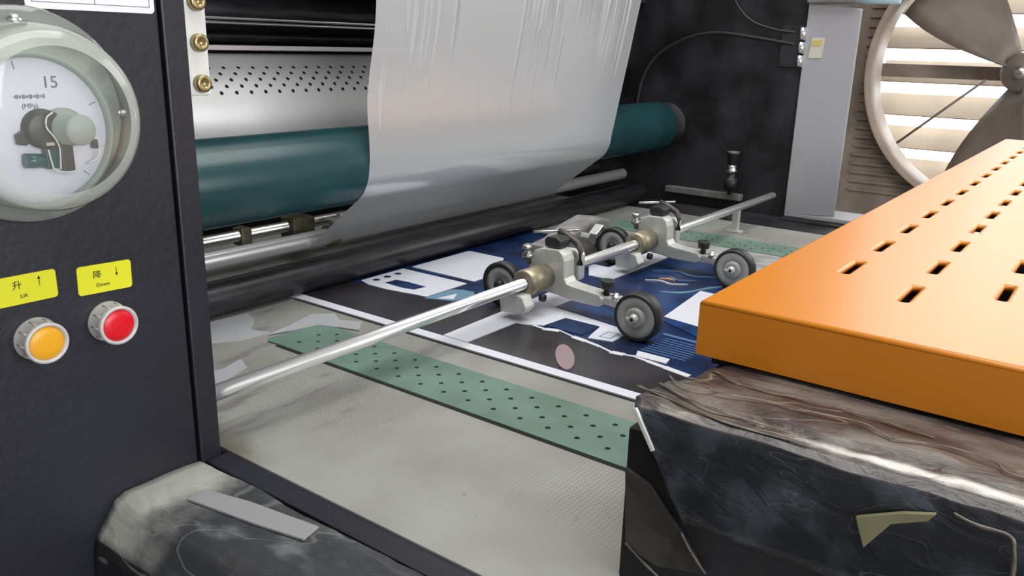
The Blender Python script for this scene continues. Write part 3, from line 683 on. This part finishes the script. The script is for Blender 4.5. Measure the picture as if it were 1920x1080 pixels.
# diagonal band and its branch
patch([(0.696, 0.611), (0.960, 0.617), (0.960, 0.572), (0.696, 0.574)], 'printwhite')
patch([(0.792, 0.574), (0.875, 0.572), (0.866, 0.52), (0.857, 0.464), (0.842, 0.446), (0.808, 0.446), (0.800, 0.475), (0.826, 0.481), (0.842, 0.484), (0.845, 0.536), (0.803, 0.540), (0.796, 0.555)], 'printwhite')
patch([(0.845, 0.485), (0.845, 0.536), (0.804, 0.540), (0.804, 0.486)], 'navy')
patch([(0.814, 0.4525), (0.838, 0.4525), (0.836, 0.4675), (0.812, 0.4675)], 'lightblue')
patch([(0.8155, 0.454), (0.8365, 0.454), (0.8345, 0.466), (0.8135, 0.466)], 'printwhite')
patch([(0.877, 0.571), (0.925, 0.571), (0.905, 0.47), (0.86, 0.466), (0.868, 0.52)], 'blue')
patch([(0.960, 0.50), (1.03, 0.50), (1.08, 0.45), (0.96, 0.37), (0.88, 0.36), (0.92, 0.44)], 'blue')
patch([(0.800, 0.408), (0.800, 0.368), (0.785, 0.365), (0.784, 0.402)], 'printwhite')
patch([(0.933, 0.442), (1.075, 0.456), (1.07, 0.30), (0.922, 0.33), (0.925, 0.391)], 'printwhite')
patch(rect(1.04, 0.583, 1.235, 0.622), 'printwhite'); patch([(1.04, 0.622), (1.10, 0.622), (1.10, 0.66), (1.07, 0.64)], 'printwhite')
patch(rect(0.98, 0.64, 1.05, 0.72), 'blue')
for k in range(8):
    x = 0.806+k*0.0072
    patch([(x, 0.408-k*0.0008), (x+0.0021, 0.408-k*0.0008), (x+0.0016, 0.352), (x-0.0004, 0.352)], 'lightblue')
patch([(0.868, 0.412), (0.874, 0.412), (0.872, 0.365), (0.866, 0.365)], 'lightblue')
# swirl artwork
for pts, m_, wd in (([(1.075, 0.545), (1.085, 0.525), (1.08, 0.505), (1.095, 0.485)], 'printwhite', 0.003), ([(1.10, 0.545), (1.115, 0.525), (1.105, 0.505), (1.12, 0.485)], 'lightblue', 0.004),
                    ([(1.095, 0.533), (1.103, 0.52), (1.10, 0.508)], 'swirl', 0.006), ([(1.13, 0.56), (1.15, 0.53), (1.14, 0.50), (1.16, 0.47)], 'lightblue', 0.003), ([(1.03, 0.50), (1.05, 0.47), (1.09, 0.455), (1.12, 0.44)], 'teal', 0.012)):
    sp = spline(pts, 5)
    L = [(p[0]-wd/2*math.sin(PI*i/(len(sp)-1)+0.001)-0.0003, p[1]) for i, p in enumerate([(q.x, q.y) for q in [Vector((a[0], a[1], 0)) for a in sp]])]
    Rr = [(p.x+wd/2*math.sin(PI*i/(len(sp)-1)+0.001)+0.0003, p.y) for i, p in enumerate(sp)]
    patch(L+list(reversed(Rr)), m_)
patch([(0.729+0.77*0.040*math.cos(q*PI/10)+0.57*0.011*math.sin(q*PI/10), 0.461+0.57*0.040*math.cos(q*PI/10)-0.77*0.011*math.sin(q*PI/10)) for q in range(20)], 'palepink')  # pale pink ellipse laid over the black area
bm = nb(); bx(bm, (0.6770, 0.05, 0.0), (0.6803, 0.86, 0.0006)); tag(obj('sheet_guide_gap', bm, 'void'), 'thin black line along the white edge of the printed sheet', 'gap')
bm = nb(); bx(bm, (1.24, 0.05, 0.0004), (1.362, 0.93, 0.0022)); tag(obj('blank_sheet', bm, mat('pale_grey_sheet', (0.42, 0.42, 0.42), 0.4, 0, 0.4, 20, stretch=(4, 1, 1))), 'pale grey sheet lying between the print and the far green belt', 'sheet')

def scrap(poly, lab, z0=0.0001, z1=0.0007):
    bm = nb(); prism(bm, poly, 'z', z0, z1); return tag(obj('film_scrap', bm, 'scrap'), lab, 'scrap', 'film scraps on the feed table')
M['scrap'] = film_mat('torn_pale_film', (0.62, 0.63, 0.66), 0.6, 0.25, 0.6, 0.2)
scrap([(0.42, 0.86), (0.50, 0.85), (0.545, 0.862), (0.60, 0.855), (0.592, 0.83), (0.565, 0.80), (0.575, 0.775), (0.535, 0.778), (0.50, 0.80), (0.46, 0.815), (0.42, 0.80), (0.40, 0.83)], 'torn pale film scrap on the table left of the green belt end')
scrap([(0.565, 0.768), (0.60, 0.775), (0.648, 0.79), (0.668, 0.77), (0.655, 0.745), (0.668, 0.72), (0.645, 0.70), (0.635, 0.73), (0.625, 0.752), (0.60, 0.757)], 'small torn film scrap over the frayed tip of the green belt', 0.0017, 0.0022)
scrap([(0.39, 0.72), (0.43, 0.735), (0.47, 0.72), (0.50, 0.73), (0.49, 0.705), (0.45, 0.69), (0.41, 0.70)], 'wispy film scrap near the left end of the steel rod')
# ------------------------------------------------------------------ long steel rod
RY, RZ = 0.5805, 0.0465
rd = thing('support_rod', 'long polished steel rod crossing the table above the prints', 'rod', (1.0, RY, 0))
bm = nb(); r = 0.0072
lathe(bm, (0.362, RY, RZ), (1, 0, 0), [(0, 0), (0, r), (1.334, r), (1.338, r-0.003), (1.338, 0)], 32); obj('rod', bm, mat('rod_steel', (0.95, 0.95, 0.95), 0.22, 0.8), rd)
bm = nb(); bx(bm, (1.50, RY-0.006, 0.0), (1.512, RY+0.006, RZ-0.004)); bx(bm, (1.496, RY-0.014, 0.0), (1.516, RY+0.014, 0.004)); obj('foot', bm, 'alu', rd, 0.001)

# ------------------------------------------------------------------ wheel brackets on the rod
def assembly():
    t = thing('press_wheel', 'near aluminium bracket with black-tyred press wheel, clamped by a brass collar', 'press wheel', (0.83, RY, 0.0), 'press wheels on the long steel rod')
    # angled bracket: upright web then arm
    web = [(0.607, 0.030), (0.607, 0.066), (0.600, 0.078), (0.588, 0.0825), (0.562, 0.0835), (0.556, 0.079), (0.553, 0.070), (0.552, 0.048), (0.548, 0.042), (0.538, 0.040), (0.500, 0.037), (0.494, 0.032), (0.494, 0.024), (0.500, 0.021), (0.54, 0.021), (0.560, 0.024), (0.59, 0.026)]
    bm = nb(); prism(bm, web, 'x', 0.862, 0.887); obj('bracket', bm, 'alu', t, 0.0018)
    jaw = [(0.600, 0.030), (0.600, 0.074), (0.562, 0.076), (0.556, 0.070), (0.556, 0.036), (0.566, 0.030)]
    bm = nb(); prism(bm, jaw, 'x', 0.904, 0.920); obj('rear_jaw', bm, 'alu', t, 0.003)
    bm = nb(); bx(bm, (0.880, 0.584, 0.030), (0.912, 0.600, 0.062)); obj('spacer', bm, 'greyalu', t, 0.002)
    bm = nb(); prism(bm, [(0.588, 0.0835), (0.564, 0.0835), (0.563, 0.094), (0.570, 0.098), (0.584, 0.098), (0.589, 0.094)], 'x', 0.868, 0.892); obj('clamp_knob', bm, 'rubber', t, 0.003)
    bm = nb(); tube(bm, [(0.897, 0.585, 0.100), (0.897, 0.572, 0.096), (0.897, 0.556, 0.088), (0.897, 0.550, 0.080), (0.897, 0.551, 0.060)], 0.0048, 10); obj('lever', bm, 'lever', t)
    bm = nb(); cyl(bm, (0.876, 0.612, 0.098), (0.93, 0.575, 0.0975), 0.0019, seg=8); obj('pin', bm, 'chrome2', t)
    # brass collar on the rod
    bm = nb(); lathe(bm, (0.812, RY, RZ), (1, 0, 0), [(0, 0.0082), (0, 0.0155), (0.002, 0.0175), (0.034, 0.0175), (0.036, 0.0150), (0.050, 0.0150), (0.050, 0.0082)], 32); obj('collar', bm, 'collar', t)
    bm = nb(); prism(bm, [(0.568, 0.013), (0.60, 0.011), (0.603, 0.030), (0.593, 0.037), (0.568, 0.036), (0.561, 0.022)], 'x', 0.792, 0.812); obj('block', bm, 'alu', t, 0.002)
    bm = nb(); lathe(bm, (0.832, RY-0.014, 0.027), (0, -1, 0), [(0, 0), (0, 0.005), (0.006, 0.005), (0.006, 0.003), (0.003, 0.0025), (0.003, 0)], 12); obj('set_screw', bm, 'rubber', t)
    bm = nb(); lathe(bm, (0.852, RY+0.02, 0.062), (-0.2, 0, 1), [(0, 0), (0, 0.004), (0.01, 0.004), (0.01, 0.008), (0.014, 0.008), (0.016, 0.004), (0.022, 0.004), (0.022, 0.007), (0.026, 0.006), (0.026, 0)], 8); obj('wing_screw', bm, 'chrome2', t)
    # rear wheel
    wy, wz, wr = 0.630, 0.0325, 0.0295
    bm = nb(); lathe(bm, (0.828, wy, wz), (1, 0, 0), [(0.002, wr-0.007), (0, wr-0.003), (0.002, wr), (0.014, wr), (0.016, wr-0.003), (0.014, wr-0.007)], 48); rt_ = obj('rear_tyre', bm, 'rubber', t)
    bm = nb(); lathe(bm, (0.829, wy, wz), (1, 0, 0), [(0, 0), (0, 0.006), (0.004, 0.007), (0.004, 0.012), (0.001, 0.013), (0.001, wr-0.006), (0.014, wr-0.006), (0.014, 0)], 40); rt_ = obj('rear_hub', bm, 'hub', rt_)
    bm = nb(); lathe(bm, (0.822, wy, wz), (1, 0, 0), [(0, 0), (0, 0.005), (0.006, 0.0075), (0.008, 0.0075)], 16); obj('rear_axle', bm, 'rubber', t)
    bm = nb(); prism(bm, [(0.640, 0.030), (0.640, 0.038), (0.60, 0.052), (0.59, 0.036), (0.60, 0.030)], 'x', 0.846, 0.856); obj('rear_arm', bm, 'greyalu', t, 0.002)
    # arm to front wheel
    bm = nb(); prism(bm, [(0.868, 0.512), (0.890, 0.512), (0.888, 0.480), (0.872, 0.455), (0.858, 0.44), (0.852, 0.446), (0.862, 0.47), (0.866, 0.49)], 'z', 0.0245, 0.0345); obj('fork', bm, 'alu', t, 0.002)
    bm = nb(); tube(bm, [(0.862, 0.458, 0.030), (0.84, 0.445, 0.0295), (0.8235, 0.437, 0.0292), (0.822, 0.4305, 0.0292)], 0.0028, 10); obj('axle_arm', bm, 'alu', t)
    fy, fz, fr_ = 0.428, 0.0312, 0.0292
    bm = nb(); lathe(bm, (0.825, fy, fz), (1, 0, 0), [(0.002, fr_-0.0045), (0, fr_-0.0025), (0.001, fr_-0.001), (0.003, fr_), (0.018, fr_), (0.020, fr_-0.002), (0.021, fr_-0.004), (0.019, fr_-0.006)], 64); ty_ = obj('tyre', bm, 'rubber', t)
    bm = nb(); lathe(bm, (0.825, fy, fz), (1, 0, 0), [(0, 0), (0, 0.006), (-0.002, 0.0065), (-0.002, 0.011), (0.001, 0.0125), (0.0025, 0.0132), (0.0025, 0.0142), (0.001, 0.015), (0.001, fr_-0.0052), (0.002, fr_-0.0042), (0.019, fr_-0.0042), (0.019, 0)], 48); obj('hub', bm, 'hub', ty_)
    bm = nb(); lathe(bm, (0.817, fy, fz), (1, 0, 0), [(0.001, 0), (0.001, 0.0018), (0, 0.002), (0, 0.0042), (0.006, 0.0062), (0.010, 0.0075)], 20); obj('axle', bm, 'alu', t)
    bm = nb(); lathe(bm, (0.8168, fy, fz), (1, 0, 0), [(0, 0), (0, 0.0021), (0.001, 0.0021), (0.001, 0)], 12); obj('axle_hole', bm, 'void', t)
    bm = nb(); lathe(bm, (0.876, 0.496, 0.0345), (0, 0, 1), [(0, 0), (0, 0.004), (0.008, 0.004), (0.009, 0.0085), (0.019, 0.0095), (0.020, 0.008), (0.020, 0)], 20); obj('thumb_screw', bm, 'rubber', t)
    bm = nb(); lathe(bm, (0.868, 0.478, 0.0335), (0, 0, 1), [(0, 0), (0, 0.006), (0.005, 0.006), (0.005, 0.003), (0.009, 0.003), (0.009, 0)], 10); obj('nut', bm, 'chrome2', t)
    return t
as1 = assembly()
as2 = dup(as1, (0.29, 0, 0), 'farther aluminium bracket with black-tyred press wheel, half behind the orange plate')
# cast housing behind the far bracket
ch = thing('cast_housing', 'low worn grey casting behind the far wheel bracket', 'housing', (1.12, 0.66, 0))
bm = nb(); prism(bm, [(0.99, 0.002), (1.17, 0.002), (1.18, 0.05), (1.165, 0.066), (1.12, 0.074), (1.07, 0.066), (1.03, 0.052), (0.99, 0.048)], 'y', 0.662, 0.70); obj('body', bm, 'greyalu', ch, 0.005)
bm = nb(); lathe(bm, (1.02, 0.655, 0.024), (0, -1, 0), [(0, 0.020), (0.006, 0.020), (0.008, 0.018), (0.008, 0.010), (0.002, 0.009), (0.002, 0)], 28); obj('ring', bm, 'olive', ch)
bm = nb(); lathe(bm, (1.02, 0.6525, 0.024), (0, -1, 0), [(0, 0), (0, 0.009), (0.001, 0.009), (0.001, 0)], 20); obj('bore', bm, 'void', ch)
for (x, z, a) in ((1.075, 0.05, 0.6), (1.10, 0.058, -0.5)):
    bm = nb(); bx(bm, (x-0.012, 0.640, z-0.004), (x+0.012, 0.655, z+0.004)); bmesh.ops.rotate(bm, verts=bm.verts, cent=(x, 0.65, z), matrix=Matrix.Rotation(a, 3, 'Y')); obj('wing_nut', bm, 'chrome2', ch, 0.001)

# ================================================================== left beam
bt = thing('wrapped_beam', 'dusty side beam wrapped in torn film below the black cabinet', 'beam', (0.3, 0.0, -0.3))
def grid_extrude(prof, y0, y1, ny, fn=None, endcap=True):
    bm = nb(); rows = []
    for j in range(ny+1):
        y = y0+(y1-y0)*j/ny; row = []
        for i, (x, z) in enumerate(prof):
            dx = dz = dyy = 0
            if fn: dx, dyy, dz = fn(x, y, z, i)
            row.append(bm.verts.new((x+dx, y+dyy, z+dz)))
        rows.append(row)
    for a, b in zip(rows, rows[1:]):
        for i in range(len(prof)-1): f = bm.faces.new((a[i], a[i+1], b[i+1], b[i])); f.smooth = True
    if endcap: bm.faces.new(rows[-1]); bm.faces.new(list(reversed(rows[0])))
    return bm
def dense(prof, n):
    out = []
    for a, b in zip(prof, prof[1:]):
        for k in range(n): out.append((a[0]+(b[0]-a[0])*k/n, a[1]+(b[1]-a[1])*k/n))
    out.append(prof[-1]); return out
from mathutils import noise as mn
def wr(amp, sc):
    def f(x, y, z, i):
        v = mn.noise(Vector((x*sc, y*sc*0.6, z*sc))); v2 = mn.noise(Vector((x*sc*3, y*sc*2, z*sc*3+9)))
        s = amp*(v+0.5*v2); return (s*0.6, 0, s*0.8)
    return f
prof = dense([(0.3455, -0.16), (0.3455, -0.004), (0.342, 0.0005), (0.278, 0.001), (0.270, -0.002), (0.252, -0.026), (0.249, -0.034), (0.247, -0.05), (0.2455, -0.16)], 6)
bm = grid_extrude(prof, -0.6, 0.5655, 150, wr(0.0022, 30))
obj('wrap', bm, 'beam', bt)
bm = nb(); bx(bm, (0.255, -0.6, FZ), (0.34, 0.56, -0.15)); obj('core', bm, 'inner', bt)
bm = nb(); bx(bm, (0.3462, -0.6, -0.14), (0.3670, 0.5635, -0.0012)); tag(obj('edge_strip', bm, 'panel', None, 0.001), 'narrow black strip between the dusty beam and pale table', 'trim')
def ribbon(pts, w_, up, m_, name, parent, n=6, th=0.00035):
    sp = spline(pts, n); bm = nb(); up = Vector(up); A = []
    for i, p in enumerate(sp):
        d = (sp[min(i+1, len(sp)-1)]-sp[max(i-1, 0)]).normalized(); s = d.cross(up).normalized()*w_*(0.75+0.12*math.sin(i*0.9+w_*900))
        A.append([bm.verts.new(q) for q in (p-s, p+up*th, p+s, p-up*th)])
    for a, b in zip(A, A[1:]):
        for k in range(4): f = bm.faces.new((a[k], a[(k+1) % 4], b[(k+1) % 4], b[k])); f.smooth = True
    bm.faces.new(A[0]); bm.faces.new(list(reversed(A[-1])))
    return obj(name, bm, m_, parent)
bm = nb(); prism(bm, [(0.299, 0.517), (0.316, 0.517), (0.326, 0.478), (0.336, 0.412), (0.319, 0.408), (0.310, 0.45)], 'z', 0.0010, 0.0030); obj('tape_patch', bm, 'dust', bt, 0.0006)
# ================================================================== right rail
rr = thing('wrapped_rail', 'black side rail wrapped in grimy film below the orange plate', 'rail', (0.5, 0.0, 0))
bm = nb(); bx(bm, (0.4235, -0.6, 0.0), (0.675, 0.2185, 0.108)); obj('core', bm, 'inner', rr, 0.002)
prof = dense([(0.4175, 0.060), (0.4175, 0.118), (0.419, 0.1245), (0.424, 0.128), (0.46, 0.1265), (0.50, 0.121), (0.542, 0.115), (0.62, 0.110)], 7)
def railfn(x, y, z, i):
    e = wr(0.0032, 28)(x, y, z, i)
    sl = 0
    if y > 0.17:   # far end slants back towards the bottom
        t = (y-0.17)/0.045; sl = -(0.127-z)/0.068*0.042*min(1, t)
    k = 0.25 if x > 0.535 else 1
    return (e[0]*k, sl, e[2]*k if x < 0.535 else -abs(e[2])*0.2)
bm = grid_extrude(prof, -0.6, 0.215, 180, railfn, False)
o = obj('wrap', bm, 'rail', rr); md = o.modifiers.new('s', 'SOLIDIFY'); md.thickness = 0.0012; md.offset = -1
for pts, w_ in (([(0.473, 0.217, 0.1275), (0.462, 0.206, 0.129), (0.461, 0.190, 0.129), (0.471, 0.184, 0.128), (0.480, 0.196, 0.127), (0.479, 0.21, 0.1265)], 0.0018),
                ([(0.464, 0.181, 0.1285), (0.475, 0.151, 0.1275), (0.477, 0.124, 0.1275), (0.482, 0.099, 0.127), (0.476, 0.087, 0.1275), (0.469, 0.077, 0.1275)], 0.0022),
                ([(0.469, 0.077, 0.128), (0.481, 0.05, 0.127), (0.476, 0.027, 0.1275), (0.466, 0.017, 0.128), (0.47, -0.02, 0.128)], 0.002),
                ([(0.442, 0.224, 0.1285), (0.434, 0.195, 0.129), (0.426, 0.165, 0.1295), (0.425, 0.140, 0.1295), (0.428, 0.11, 0.1295)], 0.003),
                ([(0.455, 0.215, 0.1285), (0.445, 0.195, 0.129), (0.438, 0.175, 0.1295), (0.437, 0.15, 0.1295), (0.435, 0.12, 0.1295)], 0.003),
                ([(0.52, 0.205, 0.1190), (0.505, 0.17, 0.1215), (0.51, 0.12, 0.121), (0.50, 0.06, 0.122)], 0.003)):
    ribbon(pts, w_*0.7, (0, 0, 1), 'seam', 'film_crease', rr, th=0.0002)
bm = nb(); bx(bm, (0.4165, 0.196, 0.1), (0.419, 0.199, 0.128)); bmesh.ops.rotate(bm, verts=bm.verts, cent=(0.417, 0.199, 0.1), matrix=Matrix.Rotation(-0.55, 3, 'X')); obj('film_edge', bm, 'white', rr, 0.0006)
bm = nb(); prism(bm, [(0.079, 0.1035), (0.058, 0.114), (0.043, 0.119), (0.046, 0.114), (0.062, 0.106), (0.073, 0.0875)], 'x', 0.4140, 0.4172); obj('yellowed_tape', bm, 'tape', rr, 0.0005)
ribbon([(0.4155, 0.036, 0.1215), (0.4150, 0.024, 0.1195), (0.415, 0.012, 0.1195), (0.4150, 0.0085, 0.112), (0.415, 0.007, 0.098)], 0.0016, (-1, 0, 0), 'seam', 'film_crease', rr)
bm = nb(); prism(bm, [(0.217, 0.082), (0.199, 0.076), (0.177, 0.053), (0.158, 0.030), (0.19, 0.022), (0.213, 0.027)], 'x', 0.4195, 0.4225); obj('loose_flap', bm, mat('dull_grey_film', (0.05, 0.047, 0.042), 0.28, 0, 0.5, 30, bump=0.4, bscale=40), rr, 0.0006)
ribbon([(0.419, 0.176, 0.0525), (0.4185, 0.168, 0.042), (0.419, 0.158, 0.031)], 0.0016, (-1, 0, 0), 'seam', 'film_crease', rr)
ribbon([(0.419, 0.213, 0.03), (0.4185, 0.2, 0.022), (0.419, 0.185, 0.014)], 0.0014, (-1, 0, 0), 'seam', 'film_crease', rr)

# ================================================================== orange slotted plate
op = thing('orange_step_plate', 'orange painted step plate with rows of narrow slots', 'plate', (0.8, 0.1, 0.11))
slots = []
def slot(x, y, L=0.053, W=0.0065):
    return rrect(x-L/2, y-W/2, x+L/2, y+W/2, 0.002, 2)
for j in range(6):
    y = 0.172-0.0575*j
    for k in range(16 if True else 0):
        x = (0.724 if j % 2 == 0 else 0.670)+0.1045*k
        if x < 2.1: slots.append(slot(x, y))
o = holed('top_sheet', [(0.546, -0.30), (2.16, -0.30), (2.16, 0.231), (0.546, 0.231)], slots, 0.154, 0.160, 'orange', op, bevel=0.0028)
bm = nb(); bx(bm, (0.546, -0.30, 0.118), (0.549, 0.231, 0.1565)); obj('front_skirt', bm, 'orange', op)
bm = nb(); bx(bm, (0.549, 0.228, 0.118), (2.16, 0.231, 0.1565)); obj('side_skirt', bm, 'orange', op)
bm = nb(); bx(bm, (0.556, -0.30, 0.110), (2.15, 0.222, 0.118)); obj('rubber_pad', bm, 'void', op)
for (x, y) in ((0.670+0.1045*3, 0.1145), (0.670+0.1045*5, 0.1145)):
    bm = nb(); bx(bm, (x-0.013, y-0.0045, 0.118), (x+0.013, y+0.0045, 0.1545)); obj('slot_insert', bm, 'white', op)
for (x, y) in ((0.8, -0.2), (1.5, -0.2)):
    bm = nb(); bx(bm, (x-0.02, y-0.02, FZ), (x+0.02, y+0.02, 0.11)) if x > 2 else bx(bm, (x-0.02, y-0.02, 0.002), (x+0.02, y+0.02, 0.11)); obj('leg', bm, 'inner', op)
